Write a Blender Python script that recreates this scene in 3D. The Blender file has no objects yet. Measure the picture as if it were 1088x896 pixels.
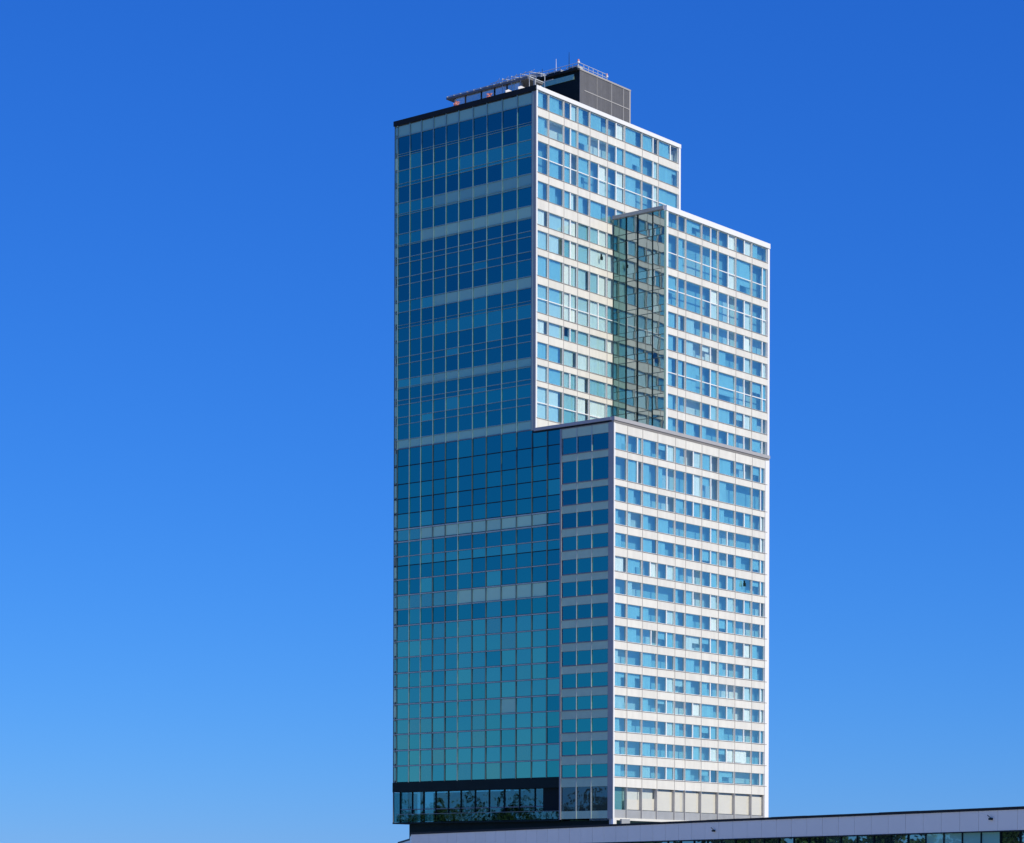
import bpy, bmesh, math, random
from mathutils import Vector, Matrix
R = math.radians
random.seed(7)
scene = bpy.context.scene
COL = scene.collection

# ------------------------------------------------------------------ camera
cam_d = bpy.data.cameras.new("camera")
cam = bpy.data.objects.new("camera", cam_d); COL.objects.link(cam)
cam.location = (226.228, -305.722, 1.7)
cam.rotation_mode = 'XYZ'
cam.matrix_world = (Matrix.Translation((226.228, -305.722, 1.7)) @ Matrix.Rotation(R(38.86), 4, 'Z')
                    @ Matrix.Rotation(R(90), 4, 'X') @ Matrix.Rotation(0.002718, 4, 'Z'))
cam_d.sensor_width = 36; cam_d.lens = 85.956; cam_d.shift_y = 0.4548
cam_d.clip_start = 1; cam_d.clip_end = 20000
scene.camera = cam

# ------------------------------------------------------------------ sky, sun, exposure
SUN_EL, SUN_AZ = 36.0, 91.5            # azimuth clockwise from +Y
w = bpy.data.worlds.new("World"); scene.world = w; w.use_nodes = True
nt = w.node_tree; nt.nodes.clear()
sky = nt.nodes.new('ShaderNodeTexSky'); sky.sky_type = 'NISHITA'; sky.sun_disc = False
sky.sun_elevation = R(SUN_EL); sky.sun_rotation = R(SUN_AZ)
sky.altitude = 0; sky.air_density = 1.0; sky.dust_density = 0.0; sky.ozone_density = 10.0
sep = nt.nodes.new('ShaderNodeSeparateColor'); com = nt.nodes.new('ShaderNodeCombineColor')     # film-like response: deep clear blue
nt.links.new(sky.outputs[0], sep.inputs[0])
for ch, (pw, kk) in enumerate(((1.15, 0.225), (0.84, 0.72), (0.57, 2.35))):
    p_ = nt.nodes.new('ShaderNodeMath'); p_.operation = 'POWER'; p_.inputs[1].default_value = pw
    k_ = nt.nodes.new('ShaderNodeMath'); k_.operation = 'MULTIPLY'; k_.inputs[1].default_value = kk
    nt.links.new(sep.outputs[ch], p_.inputs[0]); nt.links.new(p_.outputs[0], k_.inputs[0]); nt.links.new(k_.outputs[0], com.inputs[ch])
bgn = nt.nodes.new('ShaderNodeBackground'); bgn.inputs['Strength'].default_value = 0.12
out = nt.nodes.new('ShaderNodeOutputWorld')
nt.links.new(com.outputs[0], bgn.inputs['Color']); nt.links.new(bgn.outputs[0], out.inputs['Surface'])
sl = bpy.data.lights.new("sun", 'SUN'); sl.energy = 4.0; sl.angle = R(0.5); sl.color = (1.0, 0.935, 0.74)
so = bpy.data.objects.new("sun", sl); COL.objects.link(so); so.location = (300, 0, 300)
sd = Vector((math.sin(R(SUN_AZ))*math.cos(R(SUN_EL)), math.cos(R(SUN_AZ))*math.cos(R(SUN_EL)), math.sin(R(SUN_EL))))
so.rotation_euler = sd.to_track_quat('Z', 'Y').to_euler()
scene.view_settings.view_transform = 'Standard'; scene.view_settings.look = 'None'
scene.view_settings.exposure = 0; scene.view_settings.gamma = 1
scene.render.engine = 'CYCLES'
scene.cycles.max_bounces = 8; scene.cycles.transparent_max_bounces = 12

# ------------------------------------------------------------------ materials
def newmat(name):
    m = bpy.data.materials.new(name); m.use_nodes = True
    t = m.node_tree; b = t.nodes['Principled BSDF']
    return m, t, b
def painted(name, col, rough=0.5, var=0.08, scale=0.6, metal=0.0, spec=0.4):
    """plain surface with a slight uneven weathering"""
    m, t, b = newmat(name)
    tc = t.nodes.new('ShaderNodeTexCoord')
    n = t.nodes.new('ShaderNodeTexNoise'); n.inputs['Scale'].default_value = scale; n.inputs['Detail'].default_value = 5
    t.links.new(tc.outputs['Object'], n.inputs['Vector'])
    at = t.nodes.new('ShaderNodeAttribute'); at.attribute_name = 'tone'
    ad = t.nodes.new('ShaderNodeMath'); ad.operation = 'MULTIPLY_ADD'; ad.inputs[1].default_value = 0.6
    t.links.new(at.outputs['Fac'], ad.inputs[0]); t.links.new(n.outputs['Fac'], ad.inputs[2])
    rp = t.nodes.new('ShaderNodeMapRange'); rp.inputs['From Min'].default_value = 0.3; rp.inputs['From Max'].default_value = 1.2
    rp.inputs['To Min'].default_value = 1-var; rp.inputs['To Max'].default_value = 1+var*0.5
    t.links.new(ad.outputs[0], rp.inputs['Value'])
    mx = t.nodes.new('ShaderNodeVectorMath'); mx.operation = 'SCALE'; mx.inputs[0].default_value = col
    t.links.new(rp.outputs[0], mx.inputs['Scale']); t.links.new(mx.outputs[0], b.inputs['Base Color'])
    b.inputs['Roughness'].default_value = rough; b.inputs['Metallic'].default_value = metal
    b.inputs['Specular IOR Level'].default_value = spec
    return m
def ramp(t, fac, stops):
    r = t.nodes.new('ShaderNodeValToRGB'); e = r.color_ramp.elements
    e[0].position, e[0].color = stops[0][0], (*stops[0][1], 1); e[1].position, e[1].color = stops[-1][0], (*stops[-1][1], 1)
    for p, c in stops[1:-1]:
        k = e.new(p); k.color = (*c, 1)
    t.links.new(fac, r.inputs['Fac']); return r
def glazing(name, base_stops, gloss_stops, fac, see_through=None, wave=0.0, wscale=0.25, fac2=None):
    """coated glass: mirror-like coating over a dark room (or over a real room when see_through is given)"""
    m, t, b = newmat(name); t.nodes.remove(b)
    at = t.nodes.new('ShaderNodeAttribute'); at.attribute_name = 'tone'
    gl = t.nodes.new('ShaderNodeBsdfGlossy'); gl.inputs['Roughness'].default_value = 0.012
    gr = ramp(t, at.outputs['Fac'], gloss_stops); t.links.new(gr.outputs[0], gl.inputs['Color'])
    if see_through:
        ba = t.nodes.new('ShaderNodeBsdfTransparent'); ba.inputs['Color'].default_value = (*(see_through if not isinstance(see_through[0], tuple) else see_through[0]), 1)
        if isinstance(see_through[0], tuple):
            tr_ = ramp(t, at.outputs['Fac'], [(.5, see_through[0]), (1, see_through[1])]); t.links.new(tr_.outputs[0], ba.inputs['Color'])
    else:
        ba = t.nodes.new('ShaderNodeBsdfDiffuse')
        br = ramp(t, at.outputs['Fac'], base_stops); t.links.new(br.outputs[0], ba.inputs['Color'])
    if wave:
        tc = t.nodes.new('ShaderNodeTexCoord'); n = t.nodes.new('ShaderNodeTexNoise')
        n.inputs['Scale'].default_value = wscale; n.inputs['Detail'].default_value = 1.5
        bu = t.nodes.new('ShaderNodeBump'); bu.inputs['Strength'].default_value = 1.0; bu.inputs['Distance'].default_value = wave
        t.links.new(tc.outputs['Object'], n.inputs['Vector']); t.links.new(n.outputs['Fac'], bu.inputs['Height'])
        t.links.new(bu.outputs[0], gl.inputs['Normal'])
    mx = t.nodes.new('ShaderNodeMixShader'); mx.inputs['Fac'].default_value = fac
    if fac2 is not None:                     # enamelled spandrel glass (high tone) mirrors less
        mr = t.nodes.new('ShaderNodeMapRange'); mr.inputs['From Min'].default_value = 0.5; mr.inputs['To Min'].default_value = fac; mr.inputs['To Max'].default_value = fac2
        t.links.new(at.outputs['Fac'], mr.inputs['Value']); t.links.new(mr.outputs[0], mx.inputs['Fac'])
    t.links.new(ba.outputs[0], mx.inputs[1]); t.links.new(gl.outputs[0], mx.inputs[2])
    t.links.new(mx.outputs[0], t.nodes['Material Output'].inputs['Surface'])
    return m

M = {}
M['white'] = painted('white_panel', (0.80, 0.77, 0.69), 0.45, 0.10, 0.5)
def streaks(m, amount=.13):
    t = m.node_tree; b = t.nodes['Principled BSDF']; lk = b.inputs['Base Color'].links[0]; src = lk.from_socket
    tc = t.nodes.new('ShaderNodeTexCoord'); mp = t.nodes.new('ShaderNodeMapping'); mp.inputs['Scale'].default_value = (1.1, 1.1, .12)
    n = t.nodes.new('ShaderNodeTexNoise'); n.inputs['Scale'].default_value = 1; n.inputs['Detail'].default_value = 6
    t.links.new(tc.outputs['Object'], mp.inputs['Vector']); t.links.new(mp.outputs[0], n.inputs['Vector'])
    mr = t.nodes.new('ShaderNodeMapRange'); mr.inputs['From Min'].default_value = .35; mr.inputs['From Max'].default_value = .62
    mr.inputs['To Min'].default_value = 1-amount; mr.inputs['To Max'].default_value = 1
    t.links.new(n.outputs['Fac'], mr.inputs['Value'])
    v = t.nodes.new('ShaderNodeVectorMath'); v.operation = 'SCALE'; t.links.new(src, v.inputs[0]); t.links.new(mr.outputs[0], v.inputs['Scale'])
    t.links.new(v.outputs[0], b.inputs['Base Color'])
streaks(M['white'], .07)
M['frame'] = painted('white_frame', (0.86, 0.86, 0.86), 0.4, 0.04)
M['joint'] = painted('joint_grey', (0.30, 0.28, 0.26), 0.6, 0.1)
M['palejoint'] = painted('pale_joint', (0.52, 0.50, 0.47), 0.5, 0.1)
M['cap'] = painted('grey_cap', (0.42, 0.41, 0.41), 0.5, 0.1)
M['sill'] = painted('sill_brown', (0.33, 0.30, 0.28), 0.6, 0.1)
M['coping'] = painted('white_coping', (0.85, 0.84, 0.82), 0.4, 0.05)
M['dark'] = painted('dark_metal', (0.010, 0.024, 0.025), 0.6, 0.3, spec=0.12)
M['slab'] = painted('dark_edge', (0.022, 0.026, 0.028), 0.6, 0.3, spec=0.12)
M['alu'] = painted('mullion_metal', (0.26, 0.42, 0.42), 0.4, 0.1)
M['mullpale'] = painted('mullion_pale', (0.50, 0.56, 0.52), 0.4, 0.1)
M['mulldark'] = painted('mullion_dark', (0.10, 0.16, 0.17), 0.4, 0.1)
M['transom'] = painted('transom_metal', (0.20, 0.23, 0.25), 0.45, 0.1, metal=0.2)
M['mulgrey'] = painted('transom_grey', (0.46, 0.54, 0.50), 0.45, 0.1)
M['blackgap'] = painted('gasket', (0.012, 0.02, 0.03), 0.5, 0.1)
M['pilaster'] = painted('slate_pilaster', (0.36, 0.37, 0.36), 0.5, 0.15)
M['shadeband'] = painted('shaded_spandrel', (0.55, 0.72, 0.50), 0.45, 0.12)  # shaded copy of the white panel, shade tint put into its colour
M['room'] = painted('room_wall', (0.72, 0.76, 0.76), 0.8, 0.15)
M['roof'] = painted('roof_felt', (0.22, 0.22, 0.22), 0.9, 0.2)
M['cloth'] = painted('curtain_cloth', (0.90, 0.91, 0.88), 0.8, 0.12, 2.0)
M['blind'] = painted('cream_blind', (0.80, 0.76, 0.70), 0.7, 0.06)
M['clad'] = painted('grey_cladding', (0.175, 0.172, 0.178), 0.55, 0.2, 1.2)
M['cladtrim'] = painted('cladding_trim', (0.40, 0.38, 0.36), 0.5, 0.1)
M['navy'] = painted('navy_cladding', (0.011, 0.020, 0.022), 0.6, 0.3, spec=0.12)
M['railing'] = painted('railing_grey', (0.36, 0.37, 0.38), 0.5, 0.2)
M['fascia'] = painted('fascia_panel', (0.94, 0.88, 0.74), 0.35, 0.06, 0.3)
M['ltsteel'] = painted('galvanised', (0.60, 0.62, 0.64), 0.4, 0.15)
M['salmon'] = painted('salmon', (0.75, 0.30, 0.22), 0.6, 0.1)
M['concrete'] = painted('concrete', (0.36, 0.36, 0.36), 0.8, 0.2, 0.2)
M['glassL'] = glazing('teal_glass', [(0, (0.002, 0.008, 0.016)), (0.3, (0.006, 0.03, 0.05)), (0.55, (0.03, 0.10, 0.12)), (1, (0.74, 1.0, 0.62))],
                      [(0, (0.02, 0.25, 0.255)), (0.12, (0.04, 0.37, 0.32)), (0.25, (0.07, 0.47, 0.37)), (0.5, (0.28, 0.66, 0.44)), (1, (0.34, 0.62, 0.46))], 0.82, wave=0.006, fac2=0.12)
M['glassR'] = glazing('blue_glass', None, [(0, (0.85, 0.95, 0.86)), (0.5, (1.0, 1.0, 0.88)), (1, (1.0, 1.0, 0.90))], 0.42,
                      see_through=((0.52, 0.87, 0.97), (0.90, 0.98, 0.98)), fac2=0.16, wave=0.003)
M['glassM'] = glazing('smoked_glass', [(0, (0.004, 0.012, 0.016)), (0.5, (0.05, 0.08, 0.085)), (1, (0.3, 0.34, 0.33))],
                      [(0, (0.36, 0.45, 0.48)), (1, (0.53, 0.61, 0.61))], 0.80, wave=0.02, wscale=0.35)
M['glassG'] = glazing('clear_glass', None, [(0, (0.42, 0.66, 0.62)), (1, (0.50, 0.72, 0.66))], 0.25, see_through=(0.42, 0.66, 0.66), wave=0.03, wscale=0.5)
M['glassB'] = glazing('plain_glass', None, [(0, (0.7, 0.8, 0.8)), (1, (0.7, 0.8, 0.8))], 0.10, see_through=(0.95, 0.95, 0.92))
M['glassT'] = glazing('corner_glass', [(0, (0.01, 0.04, 0.05)), (1, (0.12, 0.2, 0.2))], [(0, (0.20, 0.38, 0.40)), (1, (0.34, 0.50, 0.48))], 0.8, wave=0.03, wscale=0.35)
M['glassD'] = glazing('grey_glass', [(0, (0.05, 0.075, 0.07)), (1, (0.2, 0.25, 0.22))], [(0, (0.16, 0.22, 0.22)), (1, (0.2, 0.28, 0.28))], 0.55, wave=0.03, wscale=0.5)
M['glassS'] = glazing('screen_glass', [(0, (0.45, 0.55, 0.55)), (1, (0.9, 0.9, 0.85))], [(0, (0.8, 0.9, 0.8)), (1, (0.9, 0.95, 0.85))], 0.45, wave=0.02)
M['glassP'] = glazing('podium_glass', [(0, (0.004, 0.01, 0.012)), (1, (0.34, 0.72, 0.60))], [(0, (0.30, 0.42, 0.42)), (1, (0.45, 0.75, 0.72))], 0.72, wave=0.004, fac2=0.15)

# ------------------------------------------------------------------ mesh helpers
class MB:
    def __init__(s): s.v = []; s.f = []; s.mi = []; s.tn = []
    def poly(s, pts, mi=0, tone=0.5):
        k = len(s.v); s.v += [tuple(p) for p in pts]; s.f.append(tuple(range(k, k+len(pts)))); s.mi.append(mi); s.tn.append(tone)
    def hexa(s, p, mi=0, tone=0.5):
        k = len(s.v); s.v += [tuple(q) for q in p]
        for f in ((0,3,2,1),(4,5,6,7),(0,1,5,4),(1,2,6,5),(2,3,7,6),(3,0,4,7)):
            s.f.append(tuple(k+i for i in f)); s.mi.append(mi); s.tn.append(tone)
    def box(s, x0, x1, y0, y1, z0, z1, mi=0, tone=0.5, T=None):
        T = T or (lambda a, b, c: (a, b, c))
        s.hexa([T(x0,y0,z0),T(x1,y0,z0),T(x1,y1,z0),T(x0,y1,z0),T(x0,y0,z1),T(x1,y0,z1),T(x1,y1,z1),T(x0,y1,z1)], mi, tone)
    def tube(s, a, b, r, mi=0, n=8, r2=None):
        a, b = Vector(a), Vector(b); d = (b-a).normalized(); q = d.to_track_quat('Z', 'Y'); r2 = r if r2 is None else r2
        k = len(s.v)
        for i in range(n):
            c = q @ Vector((math.cos(2*math.pi*i/n), math.sin(2*math.pi*i/n), 0)); s.v += [tuple(a+c*r), tuple(b+c*r2)]
        for i in range(n):
            j = (i+1) % n; s.f.append((k+2*i, k+2*j, k+2*j+1, k+2*i+1)); s.mi.append(mi); s.tn.append(0.5)
        s.f.append(tuple(k+2*i for i in range(n))[::-1]); s.mi.append(mi); s.tn.append(.5)
        s.f.append(tuple(k+2*i+1 for i in range(n))); s.mi.append(mi); s.tn.append(.5)
    def obj(s, name, mats, parent=None, label=None, loc=None, kind=None, fix=True):
        me = bpy.data.meshes.new(name); me.from_pydata(s.v, [], s.f)
        for m in (mats if isinstance(mats, (list, tuple)) else [mats]): me.materials.append(M[m] if isinstance(m, str) else m)
        me.polygons.foreach_set('material_index', s.mi)
        a = me.attributes.new('tone', 'FLOAT', 'FACE'); a.data.foreach_set('value', s.tn)
        if fix:
            bm = bmesh.new(); bm.from_mesh(me); bmesh.ops.recalc_face_normals(bm, faces=bm.faces); bm.to_mesh(me); bm.free()
        me.update()
        o = bpy.data.objects.new(name, me); COL.objects.link(o)
        if parent: o.parent = parent
        if loc: o.location = loc
        if label: o['label'] = label
        if kind: o['kind'] = kind
        return o
def thing(name, label, cat, loc=(0,0,0), group=None):
    o = bpy.data.objects.new(name, None); COL.objects.link(o); o.location = loc
    o['label'] = label; o['category'] = cat
    if group: o['group'] = group
    return o
def tag(o, label, cat, group=None):
    o['label'] = label; o['category'] = cat
    if group: o['group'] = group
    return o

# ------------------------------------------------------------------ setting: ground
def plain(name, col, sc, rough=0.95):
    m, t, b = newmat(name)
    tc = t.nodes.new('ShaderNodeTexCoord'); n = t.nodes.new('ShaderNodeTexNoise'); n.inputs['Scale'].default_value = sc; n.inputs['Detail'].default_value = 8
    t.links.new(tc.outputs['Object'], n.inputs['Vector'])
    r = ramp(t, n.outputs['Fac'], [(0.3, tuple(c*0.6 for c in col)), (0.7, tuple(c*1.3 for c in col))]); t.links.new(r.outputs[0], b.inputs['Base Color'])
    b.inputs['Roughness'].default_value = rough; return m
g = MB(); g.poly([(-6000,-6000,0),(6000,-6000,0),(6000,6000,0),(-6000,6000,0)])
o = g.obj('ground', plain('grass_ground', (0.07,0.085,0.045), 0.05)); o['kind'] = 'structure'
g = MB(); g.poly([(-330,-330,.004),(260,-460,.004),(420,-220,.004),(330,160,.004),(-160,180,.004)])
o = g.obj('pavement', plain('paving', (0.46,0.445,0.41), 0.3)); o['kind'] = 'structure'

# ------------------------------------------------------------------ the office tower
A, W, S, B, MV = 15.55, 45.67, 4.73, 10.37, 20.6     # upper corner, left end, setback of the middle block, slab joint, middle block front
D, D2, DM = 43.93, 39.77, 51.2
H1, H2, H = 74.91, 113.08, 129.58
PB = 9.7                                             # podium roof level
tower = thing('office_tower', 'tall glass and white panel office tower of stepped blocks rising above the low podium', 'building')
FL = lambda s, d, z: (s, -d, z)                      # teal front
FML = lambda s, d, z: (s, MV-d, z)                   # side of the middle block
FRU = lambda s, d, z: (-A+d, s, z)                   # sunny face, upper
FRM = lambda s, d, z: (-S+d, s, z)
FRL = lambda s, d, z: (d, s, z)
DEEP = 1.3
# structural bodies behind the facades
for (x0,x1,y0,y1,z0,z1,lab) in ((-W+.3,-A-DEEP,.3,D2,19.2,H-.9,'dark core of the tall slab'), (-A-.4,-DEEP,.3,D,19.2,H1-.5,'core of the low block'), (-A+.02,-S-DEEP,MV+.3,DM,H1-.4,H2-.5,'core of the middle block')):
    g = MB(); g.box(x0,x1,y0,y1,z0,z1); g.obj('wall', 'room', tower)
g = MB(); g.box(-W,-W+.28,.1,D2,19.0,H-.3); g.obj('wall', 'shadeband', tower)
g = MB(); g.box(-W+.3,-A-.02,D2+.02,D2+.3,PB,H-.3); g.obj('wall','white',tower)
g = MB(); g.box(-A,-.02,D+.02,D+.3,PB,H1-.3); g.obj('wall','white',tower)
g = MB(); g.box(-A+.02,-S-.02,DM+.02,DM+.3,H1-.5,H2-.3); g.obj('wall','white',tower)
# roofs and copings
g = MB(); g.box(-W+.4,-A-.5,.5,D2-.2,H-.85,H-.6); g.obj('roof','roof',tower)
g = MB(); g.box(-A+.1,-.45,.5,D-.2,H1-.45,H1-.3); g.obj('roof','roof',tower)
g = MB(); g.box(-A+.1,-S-.45,MV+.5,DM-.2,H2-.45,H2-.3); g.obj('roof','roof',tower)
CL = [-44.99,-42.3,-39.79,-37.15,-34.42,-31.71,-28.67,-25.73,-22.56,-19.43,-16.25,-13.18,-10.5]
g = MB(); g.box(-W-.15,-A+.03,-.0,.45,H-.82,H,T=FL if False else (lambda s,d,z:(s,d-.22,z)))
g.obj('coping','slab',tower,'black coping above the teal front')
g = MB(); g.box(-.06,D2+.3,-.45,.12,H-.62,H+.03,T=FRU); g.obj('coping','coping',tower)
g = MB(); g.box(-.35,D2+.3,-.02,.30,H-.74,H-.64,T=FRU); g.obj('coping','blackgap',tower) if False else None
g = MB(); g.box(MV-.12,DM+.3,-.45,.16,H2-.85,H2+.02,T=FRM); g.obj('coping','coping',tower)
g = MB(); g.box(-A+.06,-S-.46,-.1,.30,H2-.55,H2+.0,T=FML); g.obj('coping','railing',tower)
g = MB(); g.box(-.2,D+.2,-.45,.24,H1-.55,H1,T=FRL); g.box(-.16,D+.1,-.3,.10,H1-.80,H1-.57,1,T=FRL); g.obj('coping',['cap','joint'],tower)
g = MB(); g.box(-A-.2,-.46,-.1,.24,H1-.5,H1-.003,T=FL); g.box(-A-.1,-.3,-.1,.1,H1-.75,H1-.52,1,T=FL); g.obj('coping',['cap','slab'],tower)

WIN, PAN = [], []            # candidates: (importance, kind, builder)
CAMP = Vector((226.2,-305.7,1.7))
def seen_area(T, s0, s1, z0, z1):
    p = [Vector(T(a,0,b)) for a, b in ((s0,z0),(s1,z0),(s1,z1),(s0,z1))]
    n = (p[1]-p[0]).cross(p[3]-p[0]); c = (p[0]+p[2])/2-CAMP
    return abs(n.dot(c))/c.length**3*2598**2

# ---- windows of the white faces
def window_geo(mb, T, s0, s1, z0, z1, transom=None, split=None, tone=0.4, swap=False):
    fw = 0.075
    lo, hi = -0.27, -0.09
    mb.box(s0, s0+fw, lo, hi, z0, z1, 1, T=T); mb.box(s1-fw, s1, lo, hi, z0, z1, 1, T=T)
    mb.box(s0+fw, s1-fw, lo, hi-.01, z0, z0+.06, 1, T=T); mb.box(s0+fw, s1-fw, lo, hi-.01, z1-.03, z1, 1, T=T)
    cols = [(s0+fw, s1-fw)]
    if split:
        mb.box(split-.11, split+.11, lo, hi+.01, z0+.06, z1-.03, 1, T=T); cols = [(s0+fw, split-.11), (split+.11, s1-fw)]
    rows = [(z0+.06, z1-.03)]
    if transom: rows = [(z0+.06, transom-.07), (transom+.07, z1-.03)]
    pale = random.random() < .6; tone = .9 if random.random() < .06 else tone
    for i, (a, b) in enumerate(cols):
        if transom: mb.box(a, b, lo, hi-.02, transom-.07, transom+.07, 1, T=T)
        for (c, e) in rows:
            tx, tz = random.uniform(-.006,.006), random.uniform(-.006,.006); sc, zc = (a+b)/2, (c+e)/2
            P = lambda s, z: T(s, -.20+tx*(s-sc)+tz*(z-zc), z)
            mb.poly([P(a,c),P(b,c),P(b,e),P(a,e)], 0, min(1,max(0, tone+random.uniform(-.2,.2) if not (i==1 and pale) else random.uniform(.75,1))))
    return cols, rows
def curtain_geo(mb, T, s0, s1, z0, z1, kind):
    d = -.42
    if kind == 'roll':
        mb.box(s0, s1, d-.02, d, z0, z1, 0, random.uniform(.3,1), T=T); return
    n = max(3, int((s1-s0)/.22)); top = z1
    for i in range(n):
        a = s0+(s1-s0)*i/n; b = s0+(s1-s0)*(i+1)/n
        dd = d + (0.10 if i % 2 else 0.0)
        e0, e1 = T(a, d+(.10 if i%2==0 else 0), z0), T(b, dd, z0)
        mb.poly([e0, e1, T(b, dd, top), T(a, d+(.10 if i%2==0 else 0), top)], 0, random.uniform(.2,1))
SPLIT_RL = {3:.55, 6:.56, 7:.55, 8:.55}
def sunny_face(T, bays, rows, tag_, vmax=None, smin=None, splits=None, psplit=.75):
    """rows: list of (z_top, z_bottom, transom) from the top down"""
    for r, (zt, zb, tr) in enumerate(rows):
        for i in range(len(bays)-1):
            s0, s1 = bays[i]+.05, bays[i+1]-.05
            if vmax and vmax(s0, zt): continue
            wdt = s1-s0; sp = None
            base = (splits or {}).get(i)
            if base is not None:
                if random.random() < psplit: sp = s0+wdt*base
            elif random.random() < .12 and wdt > 3.2: sp = s0+wdt*random.choice((.55,.62,.7))
            cur = []
            q = random.random()
            if tag_ == 'RU' and zt < 111 and random.random() < .99: cur.append((random.choice(('fold','roll')), s0+.13, s0+.13+(wdt-.26)*random.choice((1,1,1,1,.8)), zb+.17, zt-.05)); q = 1
            if sp and q < .55: cur.append(('fold' if random.random()<.7 else 'roll', sp+.16, s1-.13, zb+.17, zt-.05))
            elif q < .72: 
                k = random.uniform(.35,.9); cur.append(('fold', s0+.13, s0+.13+wdt*k*.9, zb+.17, zt-.05))
            if random.random() < .16: cur.append(('roll', s0+.13, (sp-.16 if sp else s1-.13), zt-(zt-zb)*random.uniform(.25,.8), zt-.05))
            WIN.append((seen_area(T,s0,s1,zb,zt), T, (s0,s1,zb,zt,tr,sp,random.uniform(.5,.95) if tag_ == 'RU' and zt < 111 else random.uniform(.1,.55)), cur))
def spandrels(T, bays, bands, mat, s_lo, s_hi, jm='joint', sill=True, deep=DEEP, dmax=0.0, label=None):
    for (zt, zb) in bands:
        g = MB()
        xs = [s_lo]+[b for b in bays if s_lo+.3 < b < s_hi-.3]+[s_hi]
        for a, b in zip(xs, xs[1:]):
            j = random.uniform(-.012,.012); g.box(a+.02, b-.02, -.28, dmax+j, zb, zt, 0, random.uniform(.15,.85), T=T)
        g.box(s_lo+.34, s_hi-.1, -deep, -.29, zb+.1, zt-.1, 1, T=T)
        o = g.obj('spandrel', [mat, 'room'], tower)
        if sill:
            g = MB(); g.box(s_lo+.1, s_hi-.1, -.2, dmax+.07, zt-.10, zt-.01, 0, T=T); g.obj('sill', 'sill', o)
def mullions(T, bays, z0, z1, mat='palejoint', wd=.045, out=.06):
    for b in bays:
        g = MB(); g.box(b-wd, b+wd, -.3, out, z0, z1, 0, T=T); g.obj('mullion', mat, tower)
def pairs(rows): return [(rows[i][1], rows[i+1][0]) for i in range(len(rows)-1)]

# sunny face, lower block
RLb = [0.35,3.59,7.64,11.73,16.59,19.52,24.11,29.03,33.95,39.01,42.95]
RLz = [72.59,69.98,68.84,65.37,64.34,61.94,60.68,58.3,56.99,54.75,53.36,50.99,49.78,47.46,46.1,43.86,42.56,40.18,38.88,36.6,35.32,33.05,31.72,29.54,28.19,26.02,24.68,22.44,20.99,18.94]
rl = [(RLz[i], RLz[i+1], None) for i in range(0, len(RLz), 2)]
sunny_face(FRL, RLb, rl, 'RL', splits={3:.55,5:.5,6:.56,7:.54,8:.56,9:.70})
spandrels(FRL, RLb, [(H1-.8,rl[0][0])]+pairs(rl)+[(rl[-1][1],17.41)], 'white', .02, D-.25)
mullions(FRL, RLb[1:-1], 12.6, H1-.85)
# sunny face, middle block
RMb = [20.95,23.9,26.22,30.87,35.75,41.06,45.98,50.75]
rm = [(112.2,109.71,None),(108.59,103.1,105.59),(101.9,97.06,99.63),(95.91,93.4,None),(92.2,89.65,None),(88.48,83.82,86.0),(82.5,80.03,None),(78.7,76.3,None)]
sunny_face(FRM, RMb, rm, 'RM', splits={3:.56,4:.58,5:.55,6:.72})
spandrels(FRM, RMb, pairs(rm)+[(76.3,H1-.6)], 'white', MV+.02, DM-.2)
mullions(FRM, RMb[1:-1], H1-.4, H2-.9)
# sunny face, tall slab
RUb = [0.4,3.26,7.24,10.95,14.2,19.01,23.87,28.8,33.5,39.4]
ru = [(128.85,126.25,None),(124.9,122.06,None),(120.88,115.86,118.37),(114.5,111.73,None),(110.05,107.54,None),(106.61,103.77,None),(102.66,99.39,None),(98.04,93.52,95.79),(92.44,90.26,None),(88.83,86.22,None),(85.13,82.62,None),(81.69,76.66,79.16)]
inside = lambda s, z: s > MV+.2 and z < H2-1.2
sunny_face(FRU, RUb, ru, 'RU', vmax=inside, splits={2:.5,4:.52,5:.52,7:.7,8:.62}, psplit=.7)
for (zt, zb) in pairs(ru)+[(76.66,H1-.4)]:
    spandrels(FRU, RUb, [(zt,zb)], 'white', .02, (D2-.2) if zb > H2-.3 else MV-.02)
for b in RUb[1:-1]: mullions(FRU, [b], H1-.3 if b < MV else H2, H-.66)

# corner posts and edges
def post(T, s0, s1, d0, d1, z0, z1, mat, label=None):
    g = MB(); g.box(s0, s1, d0, d1, z0, z1, T=T); g.obj('corner_post', mat, tower, label)
post(FRU, .0, .34, -.3, .05, H1-.3, H-.64, 'coping'); post(FRU, D2-.3, D2+.28, -.4, .05, H2-.3, H-.64, 'coping')
post(FRM, MV, MV+.5, -.3, .05, H1-.3, H2-.87, 'coping'); post(FRM, DM-.35, DM+.28, -.4, .05, H1-.3, H2-.87, 'coping')
post(FRL, .0, .34, -.3, .04, PB, H1-.82, 'coping'); post(FRL, D-.95, D+.28, -.4, .05, 12.6, H1-.82, 'coping')
post(FL, -A-.93, -A-.02, -.25, .05, H1-.3, H-.84, 'pilaster', 'slate grey corner strip of the upper front')
post(FL, -1.03, -.02, -.25, .05, 12.4, H1-.77, 'pilaster', 'slate grey corner strip of the lower block')
post(FML, -S-.38, -S-.02, -.25, .05, H1-.3, H2-.57, 'shadeband')

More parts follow.
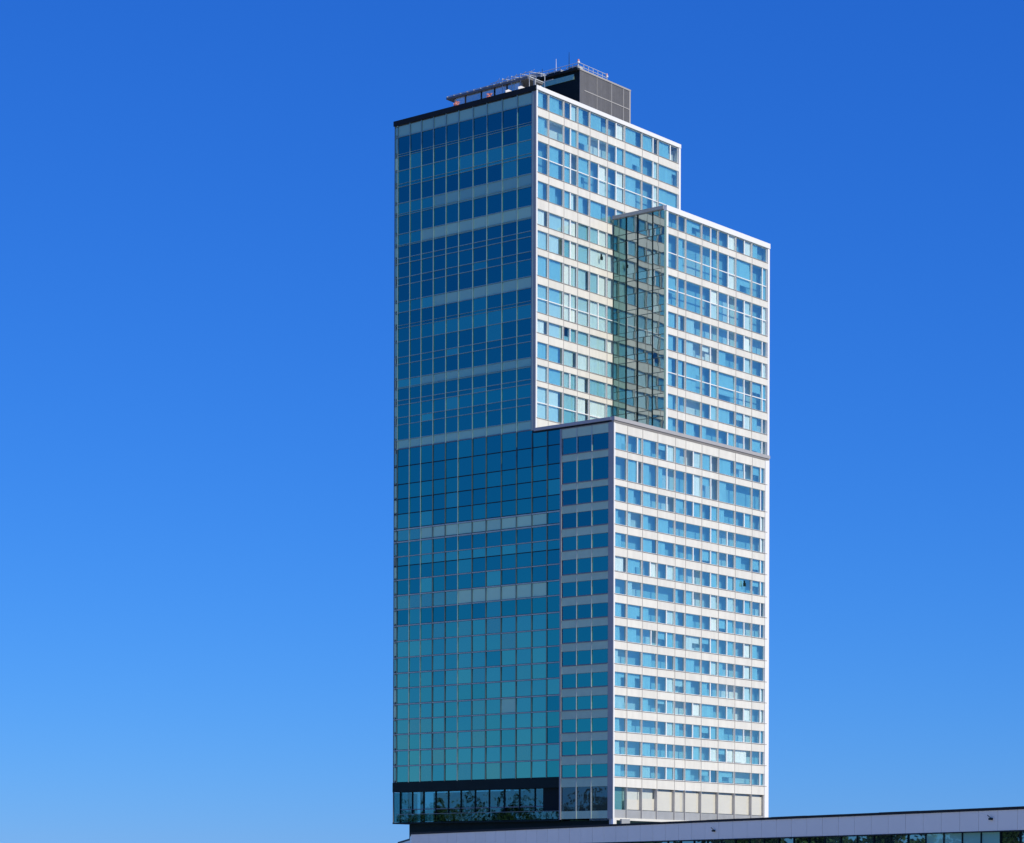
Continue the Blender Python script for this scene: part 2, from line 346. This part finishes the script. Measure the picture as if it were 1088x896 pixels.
# ---- teal curtain wall front
# (z_top, z_bottom, tone_left, tone_right, first light column); dim left columns and paler low rows paint reflections into the tone
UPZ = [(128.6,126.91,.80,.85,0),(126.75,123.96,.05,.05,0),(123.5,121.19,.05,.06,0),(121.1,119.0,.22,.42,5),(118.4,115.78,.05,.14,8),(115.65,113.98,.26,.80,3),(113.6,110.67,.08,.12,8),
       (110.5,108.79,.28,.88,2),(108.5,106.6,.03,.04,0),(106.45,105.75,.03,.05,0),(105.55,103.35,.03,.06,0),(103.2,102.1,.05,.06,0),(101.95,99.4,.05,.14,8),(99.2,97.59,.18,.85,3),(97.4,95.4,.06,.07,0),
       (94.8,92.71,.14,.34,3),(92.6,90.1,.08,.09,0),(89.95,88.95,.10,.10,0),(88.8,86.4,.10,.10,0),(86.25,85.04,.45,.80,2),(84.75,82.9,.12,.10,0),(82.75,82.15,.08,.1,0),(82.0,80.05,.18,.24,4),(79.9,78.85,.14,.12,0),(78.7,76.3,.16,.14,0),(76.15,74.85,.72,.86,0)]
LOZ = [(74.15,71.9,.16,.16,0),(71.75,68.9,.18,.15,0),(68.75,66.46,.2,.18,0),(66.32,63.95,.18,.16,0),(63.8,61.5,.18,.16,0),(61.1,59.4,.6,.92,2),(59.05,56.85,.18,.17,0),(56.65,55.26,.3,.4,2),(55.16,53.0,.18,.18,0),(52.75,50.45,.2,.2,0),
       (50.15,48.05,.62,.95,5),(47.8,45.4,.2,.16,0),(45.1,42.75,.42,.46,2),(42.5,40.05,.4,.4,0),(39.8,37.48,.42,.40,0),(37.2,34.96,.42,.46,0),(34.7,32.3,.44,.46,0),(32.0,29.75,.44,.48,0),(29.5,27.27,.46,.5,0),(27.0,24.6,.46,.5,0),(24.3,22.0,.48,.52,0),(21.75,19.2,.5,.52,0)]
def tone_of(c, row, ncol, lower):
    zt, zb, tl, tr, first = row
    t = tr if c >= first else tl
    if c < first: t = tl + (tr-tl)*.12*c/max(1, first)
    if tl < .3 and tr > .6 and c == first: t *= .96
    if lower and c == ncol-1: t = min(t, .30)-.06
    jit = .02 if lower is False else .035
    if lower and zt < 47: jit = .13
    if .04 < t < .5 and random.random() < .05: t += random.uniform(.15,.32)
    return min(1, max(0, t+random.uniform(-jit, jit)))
n_rows = len
def front(cols, zrows, lower):
    n = len(cols)-1
    for k_, row in enumerate(zrows):
        zlow = zrows[k_+1][0]+.03 if k_+1 < n_rows(zrows) else row[1]
        for c in range(n):
            a, b = cols[c]+.07, cols[c+1]-.07
            t = tone_of(c, row, n, lower)
            top = 74.64 if lower and k_ == 0 and c < 10 else row[0]
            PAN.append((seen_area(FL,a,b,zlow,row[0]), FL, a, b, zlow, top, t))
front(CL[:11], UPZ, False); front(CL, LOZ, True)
E1 = -W+.05
# narrow bright corner return lights at the far left edge
g = MB()
for (zt, zb, *_r) in UPZ+LOZ:
    if zt-zb > 1.6: g.box(-W+.08, CL[0]-.08, -.2, -.02, zb+.25, zt-.15, 0, random.uniform(.7,1), T=FL)
g.obj('edge_glazing', 'glassL', tower, 'pale narrow glazing strip along the outer edge', kind=None)
post(FL, -W-.02, -W+.07, -.25, .06, 12.4, H-.84, 'transom')
# backing sheet and transoms, mullions
for (x0,x1,z0,z1) in ((-W+.05,-A-.95,H1-.3,H-.9),(-W+.05,-B-.1,19.1,H1-.31)):
    g = MB(); g.box(x0,x1,-.29,-.16,z0,z1,T=FL); g.obj('backing_panel','blackgap',tower)
def transoms(zrows, x0, x1, lower):
    for (p, q) in zip(zrows, zrows[1:]):
        gap = p[1]-q[0]; mid = (p[1]+q[0])/2
        g = MB()
        if gap > .28 or lower and gap > .2:
            g.box(x0,x1,-.16,.035,p[1]-.08,p[1]-.01,0,T=FL)
            if lower: g.box(x0,x1,-.16,.05,q[0]+.04,q[0]+.04+min(.20,gap*.6),1,T=FL)
            else: g.box(x0,x1,-.16,.035,q[0]+.01,q[0]+.08,0,T=FL)
        else:
            g.box(x0,x1,-.16,.035,mid-.06,mid+.06,0,T=FL)
        g.obj('transom',['gasket_' if False else 'blackgap','mulgrey'] if lower else 'alu',tower)
g = MB(); g.box(-W+.08,-A-.02,-.16,.035,74.66,74.82,0,T=FL); g.obj('transom','transom',tower)
transoms(UPZ, -W+.08, -A-.95, False); transoms(LOZ, -W+.08, -B-.15, True)
for b in CL[:10]:
    g = MB(); g.box(b-.058,b+.058,-.2,.08,H1-.28,H-.85,T=FL); g.obj('mullion','alu',tower)
g = MB(); g.box(CL[10]-.058,CL[10]+.058,-.2,.08,H1-.28,H-.85,T=FL); g.obj('mullion','alu',tower)
for b in CL[:12]:
    g = MB(); g.box(b-.058,b+.058,-.2,.08,19.1,H1-.32 if b < -A-.9 else H1-.8,T=FL); g.obj('mullion',random.choice(('mulldark','mulldark','alu')),tower)
g = MB(); g.box(-B-.16,-B+.16,-.3,.10,12.4,H1-.8,T=FL); g.obj('mullion',M['pilaster'],tower,'wide pale mullion between the teal front and the banded bays')

# ---- banded shaded bays of the lower block
L3 = [-10.12,-7.21,-4.28,-1.10]
l3z = [(zt+.02, zb+.02) for (zt,zb,_) in rl]
for i,(zt,zb) in enumerate(l3z):
    for c in range(3):
        a, b = L3[c]+.08, L3[c+1]-.08
        WIN.append((seen_area(FL,a,b,zb,zt)*.9, FL, (a,b,zb,zt,None,None,(.05 if i < 4 else .12 if i < 10 else .22)+random.uniform(-.04,.06)), 'L3'))
bands3 = [(H1-.8,l3z[0][0])]+[(l3z[i][1],l3z[i+1][0]) for i in range(len(l3z)-1)]+[(l3z[-1][1],17.5)]
spandrels(FL, L3, bands3, 'shadeband', L3[0]-.1, L3[-1]+.04, sill=True, deep=.29)
g = MB(); g.box(L3[0],L3[-1],-.29,-.2,17.4,H1-.8,T=FL); g.obj('backing_panel','blackgap',tower)
for b in L3[1:3]:
    g = MB(); g.box(b-.06,b+.06,-.19,.07,12.5,H1-.8,T=FL); g.obj('mullion','mullpale',tower)
# ground storey of those bays
g = MB(); g.box(L3[0]-.02,L3[-1]+.02,-.25,0,12.5,13.7,T=FL); g.obj('spandrel','shadeband',tower)
for c in range(3):
    a, b = L3[c]+.09, L3[c+1]-.09
    g = MB(); g.poly([FL(a,-.15,13.72),FL(b,-.15,13.72),FL(b,-.15,17.48),FL(a,-.15,17.48)],0,.12+.1*c); g.box(a,b,-.24,-.2,13.72,17.48,1,T=FL); g.obj('glass_panel',['glassD','dark'],tower)
# ---- realise the window and panel lists: the hundred largest as parts, the rest as one
WIN.sort(key=lambda t: -t[0]); PAN.sort(key=lambda t: -t[0])
rest = MB(); restL = MB(); restc = MB()
for k, (ar, T, wa, cur) in enumerate(WIN):
    ind = k < 100; mb = MB() if ind else (restL if cur == 'L3' else rest)
    if cur == 'L3':
        s0, s1, zb, zt, tr, sp, tone = wa
        mb.poly([T(s0,-.12,zb+.05),T(s1,-.12,zb+.05),T(s1,-.12,zt-.03),T(s0,-.12,zt-.03)],0,tone)
        for (p,q,r_,e) in ((s0,s1,zb,zb+.12),(s0,s1,zt-.05,zt)): mb.box(p,q,-.18,-.06,r_,e,1,T=T)
        if ind: mb.obj('window',['glassL','transom'],tower)
        continue
    window_geo(mb, T, *wa)
    o = mb.obj('window',['glassR','frame'],tower) if ind else None
    for (kd,a,b,c,e) in cur:
        if ind: mc = MB(); curtain_geo(mc,T,a,b,c,e,kd); mc.obj('curtain','cloth',o)
        else: curtain_geo(restc,T,a,b,c,e,kd)
rest.obj('window',['glassR','frame'],tower,kind='stuff')
if restL.f: restL.obj('window',['glassL','transom'],tower,kind='stuff')
restc.obj('curtain','cloth',tower,kind='stuff')
rest = MB()
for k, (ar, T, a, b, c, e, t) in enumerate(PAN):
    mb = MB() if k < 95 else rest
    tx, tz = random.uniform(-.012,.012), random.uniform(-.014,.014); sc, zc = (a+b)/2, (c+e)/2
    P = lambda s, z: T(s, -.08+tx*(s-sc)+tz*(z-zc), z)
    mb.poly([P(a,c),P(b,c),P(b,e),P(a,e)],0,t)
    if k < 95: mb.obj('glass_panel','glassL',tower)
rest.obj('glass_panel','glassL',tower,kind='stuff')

# ---- glazed side of the middle block
MC = [-A+.1,-12.86,-10.55,-7.51,-5.15]
mz = [112.5,109.7,108.5,105.5,103.0,101.8,99.6,97.0,95.9,93.4,92.2,89.6,88.4,86.0,83.8,82.5,80.0,78.7,76.3,75.0]
for i in range(len(mz)-1):
    for c in range(4):
        g = MB(); a, b, zt, zb = MC[c]+.04, MC[c+1]-.04, mz[i]-.03, mz[i+1]+.03
        band = (zt-zb) < 1.5
        tn = random.uniform(.0,.35)+(.45 if band and random.random()<.7 else 0)+(.25 if c == 1 and random.random()<.6 else 0)
        tx, tz = random.uniform(-.012,.012), random.uniform(-.012,.012)
        P = lambda s, z: FML(s, -.08+tx*(s-(a+b)/2)+tz*(z-(zt+zb)/2), z)
        g.poly([P(a,zb),P(b,zb),P(b,zt),P(a,zt)],0,min(1,tn)); g.obj('side_glazing','glassM' if c else 'glassT',tower)
g = MB(); g.box(MC[0],MC[-1]+.2,-.29,-.16,H1-.3,H2-.6,T=FML); g.obj('backing_panel','blackgap',tower)
for b in MC[1:4]:
    wd = .08 if b != -7.51 else .045
    g = MB(); g.box(b-wd,b+wd,-.2,.06,H1-.28,H2-.6,T=FML); g.obj('mullion','dark',tower)
for i, zz in enumerate(mz[1:-1]):
    if i % 5 == 3: continue
    g = MB(); g.box(MC[0],MC[-1],-.2,.03,zz-.035,zz+.035,T=FML); g.obj('transom','mulldark',tower)

# ---- ground storey of the teal front
g = MB(); g.box(-W-.05,-B-.17,-2.0,.12,17.5,19.08,T=FL); g.obj('soffit_band','dark',tower,'deep dark band above the ground floor glazing')
g = MB(); g.box(-W-.05,-B-.17,-8,.10,12.2,12.45,T=FL); g.obj('floor_slab','dark',tower)
g = MB(); g.box(-41.5,-10.6,-8,-5.5,12.46,17.48,T=FL); g.box(-14.2,-10.6,-5.4,-.5,12.46,17.48,T=FL); g.obj('lobby_wall','navy',tower)
for c in range(12):
    a, b = CL[c]+.06, CL[c+1]-.06
    g = MB(); g.box(a,b,-1.12,-1.08,12.5,17.45,0,random.uniform(0,1),T=FL); g.obj('shop_window','glassG',tower)
for b in CL[:13]:
    g = MB(); g.box(b-.11,b+.11,-1.25,-.98,12.46,17.49,T=FL); g.obj('mullion','dark',tower)
g = MB(); g.box(CL[0],CL[-1],-1.2,-1.0,14.55,14.7,T=FL); g.obj('transom','transom',tower)
for x, r_ in ((-44.2,.25),(-41.3,.35),(-30.4,.65),(-22,.3),(-13,.55)):
    g = MB(); g.tube((x,2.4,12.46),(x,2.4,17.49),r_,n=12); g.obj('column','dark',tower)
g = MB(); g.box(-W+.1,-W+.16,-6,-.1,12.5,17.45,T=FL); g.obj('shop_window','glassG',tower)
g = MB()
for c in range(12): g.box(CL[c]+.04,CL[c+1]-.04,-.06,-.02,12.55,13.75,0,.3,T=FL)
g.box(CL[0],CL[-1],-.08,0,13.76,13.84,1,T=FL); g.obj('balustrade',['glassG','transom'],tower)
g = MB(); g.box(-42.93,-.03,1.0,14,PB-.2,12.19,T=lambda s,d,z:(s,d,z)); g.obj('plinth','dark',tower,'dark recessed plinth under the teal front')
# ---- ground storey of the sunny face
gb = [0.4,3.59,7.64,11.73,16.59,24.11,29.03,33.95,39.01,42.9]
g = MB(); g.box(.05,D-.3,-1.0,-.85,13.8,17.4,T=FRL); g.obj('lobby_wall','room',tower)
for c in range(len(gb)-1):
    a, b = gb[c]+.08, gb[c+1]-.08
    if c >= 3:
        g = MB(); g.box(a,b,-.55,-.50,13.95,17.1,0,random.uniform(.3,1),T=FRL); g.obj('blind','blind',tower)
    elif c >= 1:
        g = MB(); g.box(a,b,-.55,-.50,13.95,15.3+.25*c,0,.8,T=FRL); g.obj('blind','blind',tower)
    g = MB(); g.poly([FRL(a,-.45,13.9),FRL(b,-.45,13.9),FRL(b,-.45,17.38),FRL(a,-.45,17.38)],0,.5); g.obj('shop_window','glassB' if c else 'glassG',tower)
    g = MB(); g.box(gb[c+1]-.07,gb[c+1]+.07,-.5,-.1,12.6,17.4,T=FRL); g.obj('mullion','palejoint',tower)
    g = MB(); g.box(gb[c]+.03,gb[c+1]-.03,-.3,-.18,12.6,13.85,0,random.uniform(0,1),T=FRL); g.obj('balustrade','railing',tower)
g = MB(); g.box(.36,D-.2,-1,-.05,PB-.2,12.58,T=FRL); g.obj('plinth','white',tower)
g = MB(); g.box(1.9,4.1,-.04,.3,PB-.1,12.4,T=FRL); g.obj('vent_box','railing',tower)
# small dark fittings on the white face
for T, s, z in ((FRL,36.5,52.3),(FRU,17.2,105.4)):
    g = MB(); g.box(s-.18,s+.18,.02,.35,z-.25,z+.3,T=T); g.box(s-.08,s+.08,.02,.25,z+.31,z+.7,T=T); g.obj('wall_fitting','dark',tower)

# ------------------------------------------------------------------ rooftop
PU, PV0, PV1, PZ = -17.05, 13.36, 27.36, 136.1
pent = MB(); pent.box(-40,PU-.1,PV0+.1,PV1,H-.6,PZ-.1); pent = pent.obj('penthouse','navy',tower,'dark plant room box on the tower roof')
g = MB(); n = 46
for i in range(n):
    a = PV0+.02+(PV1-PV0-.04)*i/n; b = PV0+.02+(PV1-PV0-.04)*(i+1)/n
    g.box(a,a+(b-a)*.62,PU-.1,PU+.02,H-.5,PZ-.3,0,random.uniform(.2,.8),T=lambda s,d,z:(d,s,z)); g.box(a+(b-a)*.62,b,PU-.1,PU-.04,H-.5,PZ-.3,0,random.uniform(.2,.8),T=lambda s,d,z:(d,s,z))
g.obj('cladding','clad',pent,'grey ribbed cladding on the sunny side')
g = MB(); g.box(PU-.1,PU+.10,PV0-.06,PV1+.1,PZ-.28,PZ); g.box(PU,PU+.06,PV0+1.2,PV1,132.66,132.82)
for k in (.33,.62,.86): g.box(PU,PU+.05,PV0+(PV1-PV0)*k,PV0+(PV1-PV0)*k+.10,H-.4,PZ-.3)
g.box(PU-.05,PU+.07,PV1-.35,PV1+.06,H-.4,PZ-.3); g.obj('trim','cladtrim',pent)
g = MB(); g.box(-26,PU-1.2,PV0-.05,PV0+.08,PZ-1.6,PZ-.75,0,.8); g.obj('window','glassL',pent)
g = MB(); g.box(-40.2,PU-.12,PV0-.5,PV0+.06,PZ-.3,PZ+.06); g.obj('eave','slab',pent)
g = MB()                                          # guard rail round the plant room roof
def rail(mb, a, b, z, h=1.1, n=8):
    for i in range(n+1):
        p = Vector(a).lerp(Vector(b), i/n); mb.tube((p.x,p.y,z),(p.x,p.y,z+h),.05,n=5)
    for k in (.5,1): mb.tube((a[0],a[1],z+h*k),(b[0],b[1],z+h*k),.05,n=5)
rail(g,(PU-.4,PV0+.3),(PU-.4,PV0+8),PZ,n=6); rail(g,(PU-.4,PV0+.3),(-38,PV0+.3),PZ,n=16); g.obj('guard_rail','ltsteel',pent)
for x, y, sx, sy, h_ in ((-19.5,PV0+2,2,1.4,1.2),(-23,PV0+1.5,3,1.6,.9),(-27,PV0+1.6,2.2,1.5,1.3),(-31,PV0+2,3.2,1.8,.8),(-35,PV0+1.6,2,1.3,1.1)):
    g = MB(); g.box(x-sx/2,x+sx/2,y-sy/2,y+sy/2,PZ-.05,PZ+h_); g.box(x-sx/2+.2,x+sx/2-.2,y-sy/2-.04,y-sy/2-.005,PZ+.15,PZ+h_-.2,1); g.tube((x,y,PZ+h_),(x,y,PZ+h_+.12),.4,n=12)
    g.obj('cooling_unit',['ltsteel','dark'],pent)
# terrace pavilion behind the black coping
pav = MB(); pav.box(-36.4,-19.2,2.3,6.4,132.0,132.33); pav = pav.obj('terrace_canopy','clad',tower,'thin dark flat canopy over the roof terrace')
for x, wd in ((-34.9,.28),(-32.6,.12),(-31.9,.2),(-29.2,.1),(-26.4,.1),(-23.8,.1),(-21,.1),(-18.4,.15)):
    g = MB(); g.box(x-wd,x+wd,3.0,3.0+wd*2,H-.6,131.99); g.obj('post','coping' if wd > .15 else 'railing',pav)
for i, (a, b) in enumerate(((-34.6,-32.8),(-32.4,-29.4),(-29.0,-26.6),(-26.2,-24.0),(-23.6,-21.2))):
    g = MB(); g.box(a,b,2.75,2.8,H-.6,131.98,0,(.9,.2,.6,.8,.4)[i]); g.obj('glass_screen','glassS',pav)
g = MB(); g.box(-32,-23,4.6,4.8,H-.6,131.98); g.obj('rear_wall','coping',pav)
def parasol(x, y, r_, h_, z0, col, label, grp=None):
    t = thing('parasol', label, 'parasol', (x,y,z0), grp)
    g = MB(); g.tube((0,0,0),(0,0,h_),.05,n=6); g.obj('pole','ltsteel',t)
    g = MB(); n_ = 8
    for i in range(n_):
        a0, a1 = 2*math.pi*i/n_, 2*math.pi*(i+1)/n_
        g.poly([(0,0,h_),(r_*math.cos(a0),r_*math.sin(a0),h_-.55),(r_*math.cos(a1),r_*math.sin(a1),h_-.55)],0,random.random())
    o = g.obj('canopy',col,t); sm = o.modifiers.new('thick','SOLIDIFY'); sm.thickness = .03; t.rotation_euler = (R(12), R(58), 0)
ZR = H-.6
parasol(-23.0,1.8,1.2,1.9,ZR,'blind','tilted white parasol at the roof edge, the one farther from the bright corner','white parasols on the roof terrace')
parasol(-20.3,1.7,1.2,1.9,ZR,'blind','tilted white parasol at the roof edge nearest the bright tower corner','white parasols on the roof terrace')
def planter(x, y, label, grp):
    t = thing('planter', label, 'planter', (x,y,ZR), grp)
    g = MB(); g.tube((0,0,0),(0,0,1.05),.32,n=10,r2=.48); g.obj('pot','salmon',t)
    g = MB()
    for i in range(60):
        a = random.uniform(0,6.28); q = random.uniform(.1,.5); zz = random.uniform(1.05,1.8); p = Vector((q*math.cos(a),q*math.sin(a),zz))
        e = Vector((random.uniform(-1,1),random.uniform(-1,1),random.uniform(-1,1))).normalized()*.16; f_ = e.orthogonal().normalized()*.10
        g.poly([p-e,p+f_,p+e,p-f_])
    g.obj('foliage','salmon',t)
planter(-26.4,1.4,'salmon pink planter in the middle of the glazed roof terrace','salmon planters on the roof terrace')
planter(-33.2,1.2,'low salmon pink planter near the left end of the roof terrace','salmon planters on the roof terrace')
g = MB()                                          # open steel frame carrying the canopy roof
for k in range(13):
    x = -36.2+k*1.42; g.box(x-.05,x+.05,2.25,6.6,132.34,132.46)
for y in (2.4,6.4): g.tube((-36.3,y,132.5),(-17.2,y,132.5),.06,n=5)
for x in (-24.5,-22.6,-20.7,-18.9):
    g.tube((x,2.4,ZR),(x,2.4,133.1),.06,n=5); g.tube((x,6.4,ZR),(x,6.4,133.8),.06,n=5); g.tube((x,2.4,133.0),(x,6.4,133.7),.05,n=5)
for z, y in ((133.05,2.4),(133.75,6.4),(133.4,4.4)): g.tube((-27,y,z-.3 if y < 4 else z),(-18.4,y,z),.055,n=5)
for k in range(5): g.tube((-26+k*1.8,2.4,132.5),(-25.1+k*1.8,2.4,133.2),.045,n=5)
g.obj('steel_frame','ltsteel',pav)
cr = thing('cleaning_crane','pale window cleaning crane with a curved jib behind the roof edge','crane',(-20.6,8.6,ZR))
g = MB(); g.box(-1.1,1.1,-.7,.7,.25,1.5); g.obj('base','ltsteel',cr)
g = MB()
for x in (-.9,.9):
    for y in (-.6,.6): g.tube((x-.1,y,.25),(x+.1,y,.25),.24,n=10)
g.obj('wheel','dark',cr)
g = MB(); pts = [(0,0,1.5),(0,0,2.6),(-.4,-.5,3.5),(-1.2,-1.6,4.1),(-2.2,-2.9,4.3),(-3.2,-4.2,4.1)]
for a, b in zip(pts, pts[1:]): g.tube(a, b, .13, n=8)
g.obj('jib','coping',cr)
for x, y, dx, dy, dz, lab in ((-27.5,9.2,2.6,1.6,3.4,'boxy pale air handling unit behind the canopy, left of the cleaning crane'),(-31.5,9.4,3.4,1.8,2.9,'long pale air handling unit behind the canopy, furthest left on the roof'),(-23.4,9.0,1.8,1.6,4.2,'tall narrow air handling unit beside the plant room')):
    t = thing('air_handling_unit',lab,'roof unit',(x,y,ZR),'air handling units on the tower roof')
    g = MB(); g.box(-dx/2,dx/2,-dy/2,dy/2,.2,dz); g.obj('casing','ltsteel',t)
    g = MB()
    for k in range(6): g.box(-dx/2+.15,dx/2-.15,-dy/2-.06,-dy/2-.005,dz*.35+k*dz*.09,dz*.35+k*dz*.09+dz*.05)
    g.obj('louvre','dark',t)
    g = MB(); g.tube((dx*.2,0,dz),(dx*.2,0,dz+.5),.35,n=12); g.obj('fan','dark',t)
# antennas and warning lights
def antenna(x, y, z, h_, mat, label, grp):
    t = thing('antenna', label, 'antenna', (x,y,z), grp)
    g = MB(); g.tube((0,0,0),(0,0,h_),.07,n=6,r2=.035); g.obj('mast',mat,t)
    g = MB(); g.box(-.2,.2,-.2,.2,0,.25); g.obj('foot','railing',t)
antenna(-22.6,PV0+.8,PZ,2.9,'frame','tall white rod antenna standing on the plant room roof','rooftop antennas')
antenna(-25.6,PV0+.9,PZ,1.9,'dark','short dark rod antenna left of the white one','rooftop antennas')
antenna(-20.2,PV0+1.2,PZ,3.6,'dark','thin dark mast between the white antenna and the roof corner','rooftop antennas')
def lamp(x, y, z, label, grp):
    t = thing('warning_light', label, 'warning light', (x,y,z), grp)
    g = MB(); g.tube((0,0,0),(0,0,.9),.07,n=6); g.obj('pole','ltsteel',t)
    g = MB(); g.tube((0,0,.9),(0,0,1.15),.24,n=10); g.tube((0,0,1.16),(0,0,1.5),.2,1,n=10,r2=.14); g.obj('lantern',['frame','salmon'],t)
lamp(PU-.9,PV0+8.6,PZ,'small red and white warning light at the far end of the plant room rail','roof warning lights')
lamp(PU-.3,PV0+.0,PZ,'small red and white warning light on the plant room corner above the ribbed cladding','roof warning lights')

# ------------------------------------------------------------------ podium building in front
P0 = Vector((-12.0,-33.8,0)); P1 = Vector((132.0,-96.0,0)); PT = 9.72
dr = (P1-P0).normalized(); nr = Vector((dr.y,-dr.x,0))     # outward, towards the street
if nr.y > 0: nr = -nr
PL = (P1-P0).length
FP = lambda s, d, z: (P0.x+dr.x*s+nr.x*d, P0.y+dr.y*s+nr.y*d, z)
pod = thing('podium_building', 'long low building with pale grey panel fascia and dark glass in front of the tower', 'building', (0,0,0))
left = [(-12.0,-33.8),(-27.0,-17.0),(-38.0,-4.0),(-64.0,22.0)]
back = [(-64,70),(140,70),(150,-50)]
foot = left[::-1]+[(P1.x,P1.y)]+back[::-1]
g = MB(); g.poly([(x,y,PT-.35) for x,y in foot]); g.obj('roof','roof',pod)
g = MB(); k = 0; s = 0
while s < PL-.1:
    e = min(PL, s+3.0); j = random.uniform(-.006,.006)
    g.box(s+.025,e-.025,-.3,j,7.42,PT-.28,0,random.uniform(.2,.8),T=FP); s = e
g.obj('fascia','fascia',pod)
g = MB()
for k in range(23): g.box(k*6.8-.1,min(PL,k*6.8+6.69),-.4,.10+random.uniform(-.012,.012),PT-.27,PT+random.uniform(-.012,.012),T=FP)
g.box(0,PL,-.28,.05,7.30,7.41,T=FP)
def side(mb, z0, z1, out_, mi=0):
    for (p, q) in zip(left, left[1:]):
        a, b = Vector((*p,0)), Vector((*q,0)); d_ = (b-a).normalized(); n_ = Vector((-d_.y,d_.x,0)); n_ = n_ if n_.x < 0 else -n_
        mb.hexa([(a.x-n_.x*.3,a.y-n_.y*.3,z0),(b.x-n_.x*.3,b.y-n_.y*.3,z0),(b.x+n_.x*out_,b.y+n_.y*out_,z0),(a.x+n_.x*out_,a.y+n_.y*out_,z0),
                 (a.x-n_.x*.3,a.y-n_.y*.3,z1),(b.x-n_.x*.3,b.y-n_.y*.3,z1),(b.x+n_.x*out_,b.y+n_.y*out_,z1),(a.x+n_.x*out_,a.y+n_.y*out_,z1)],mi)
side(g,PT-.27,PT,.1); g.obj('coping','slab',pod)
g = MB(); side(g,0,PT-.28,0); g.obj('side_wall','fascia',pod)
g = MB(); g.box(.0,PL,-.9,-.7,0,7.4,T=FP); g.obj('wall','dark',pod)
s = 0; k = 0
while s < PL-.1:
    e = min(PL, s+3.0); teal = 121 < s < 134.5
    g = MB(); tx = random.uniform(-.004,.004)
    g.poly([FP(s+.06,-.4-tx,.3),FP(e-.06,-.4+tx,.3),FP(e-.06,-.4+tx,7.38),FP(s+.06,-.4-tx,7.38)],0,.9 if teal else random.uniform(0,.25)); g.obj('window','glassP',pod)
    g = MB(); g.box(s-.06,s+.06,-.5,-.28,.0,7.4,T=FP); g.obj('mullion','dark',pod); s = e
for s, z in ((83,8.4),(134.0,8.6)):
    g = MB(); g.box(s-.1,s+.25,.01,.3,z-.1,z+.1,T=FP); g.tube(FP(s,.1,z+.1),FP(s-.25,.3,z+.4),.04,n=5); g.obj('wall_lamp','dark',pod)
# distant low house at the lower left
hx, hy = -195, 150
dist = thing('distant_house', 'distant low grey roofed building at the foot of the sky left of the tower', 'building', (hx,hy,0))
g = MB(); g.box(-14,14,-8,8,0,9.2); g.obj('wall','fascia',dist)
g = MB(); g.hexa([(-15,-9,9.2),(15,-9,9.2),(15,9,9.2),(-15,9,9.2),(-13,-.3,11.3),(13,-.3,11.3),(13,.3,11.3),(-13,.3,11.3)]); rf = g.obj('roof','slab',dist)
g = MB(); g.box(-11,-10.2,-.6,.6,11,12.3); g.obj('chimney','slab',rf)

# ------------------------------------------------------------------ trees off to the left (seen mirrored in the low glass)
leafm = painted('leaf', (0.055,0.095,0.030), 0.7, 0.5, 3.0); barkm = painted('bark', (0.10,0.075,0.05), 0.9, 0.3)
M['leafm'] = leafm; M['barkm'] = barkm
def make_tree(h_):
    t = thing('broadleaf_tree', 'broad leafy green tree in the row facing the tower', 'tree', (0,0,0), 'row of leafy trees facing the tower')
    g = MB(); g.tube((0,0,0),(.2,.1,h_*.45),.35,n=8,r2=.2)
    for i in range(6):
        a = i*1.05; g.tube((.2,.1,h_*(.3+.03*i)),(math.cos(a)*h_*.22,math.sin(a)*h_*.22,h_*(.6+.04*i)),.14,n=5,r2=.04)
    g.obj('trunk','barkm',t)
    g = MB(); cl = [(Vector((random.gauss(0,h_*.14),random.gauss(0,h_*.14),h_*random.uniform(.38,.9))), random.uniform(.10,.18)*h_) for _ in range(16)]
    for i in range(2600):
        c, r_ = random.choice(cl); e = Vector((random.gauss(0,1),random.gauss(0,1),random.gauss(0,1))).normalized(); p = c+e*r_*random.uniform(.5,1)
        q = Vector((random.uniform(-1,1),random.uniform(-1,1),random.uniform(-1,1))).normalized()*.42; f_ = q.orthogonal().normalized()*.28
        g.poly([p-q,p+f_,p+q,p-f_],0,random.random())
    g.obj('crown','leafm',t,fix=False)
    return t
tr0 = make_tree(18)
c_, s_ = math.cos(R(38.86)), math.sin(R(38.86))
spots = [(-100,352,1.0),(-110,330,1.15),(-122,362,.95),(-104,308,1.1),(-135,340,1.2),(-118,285,1.0),(-140,380,1.1),(-150,310,1.25),(-96,372,.9),(-108,388,1.05),(-118,318,1.1),(-128,392,1.2),(-126,302,1.15),(-98,336,.85),(-113,346,1.1),(-146,360,1.25),(-160,338,1.3),(-138,322,1.2)]
for i, (X, Z, sc) in enumerate(spots):
    dx, dz = X-15.66, Z-380; p = (c_*dx-s_*dz, s_*dx+c_*dz, 0)
    if i == 0: t = tr0
    else:
        t = tr0.copy(); COL.objects.link(t)
        for ch in tr0.children:
            q = ch.copy(); COL.objects.link(q); q.parent = t
    t.location = p; t.rotation_euler = (0,0,i*1.7); t.scale = (sc,)*3
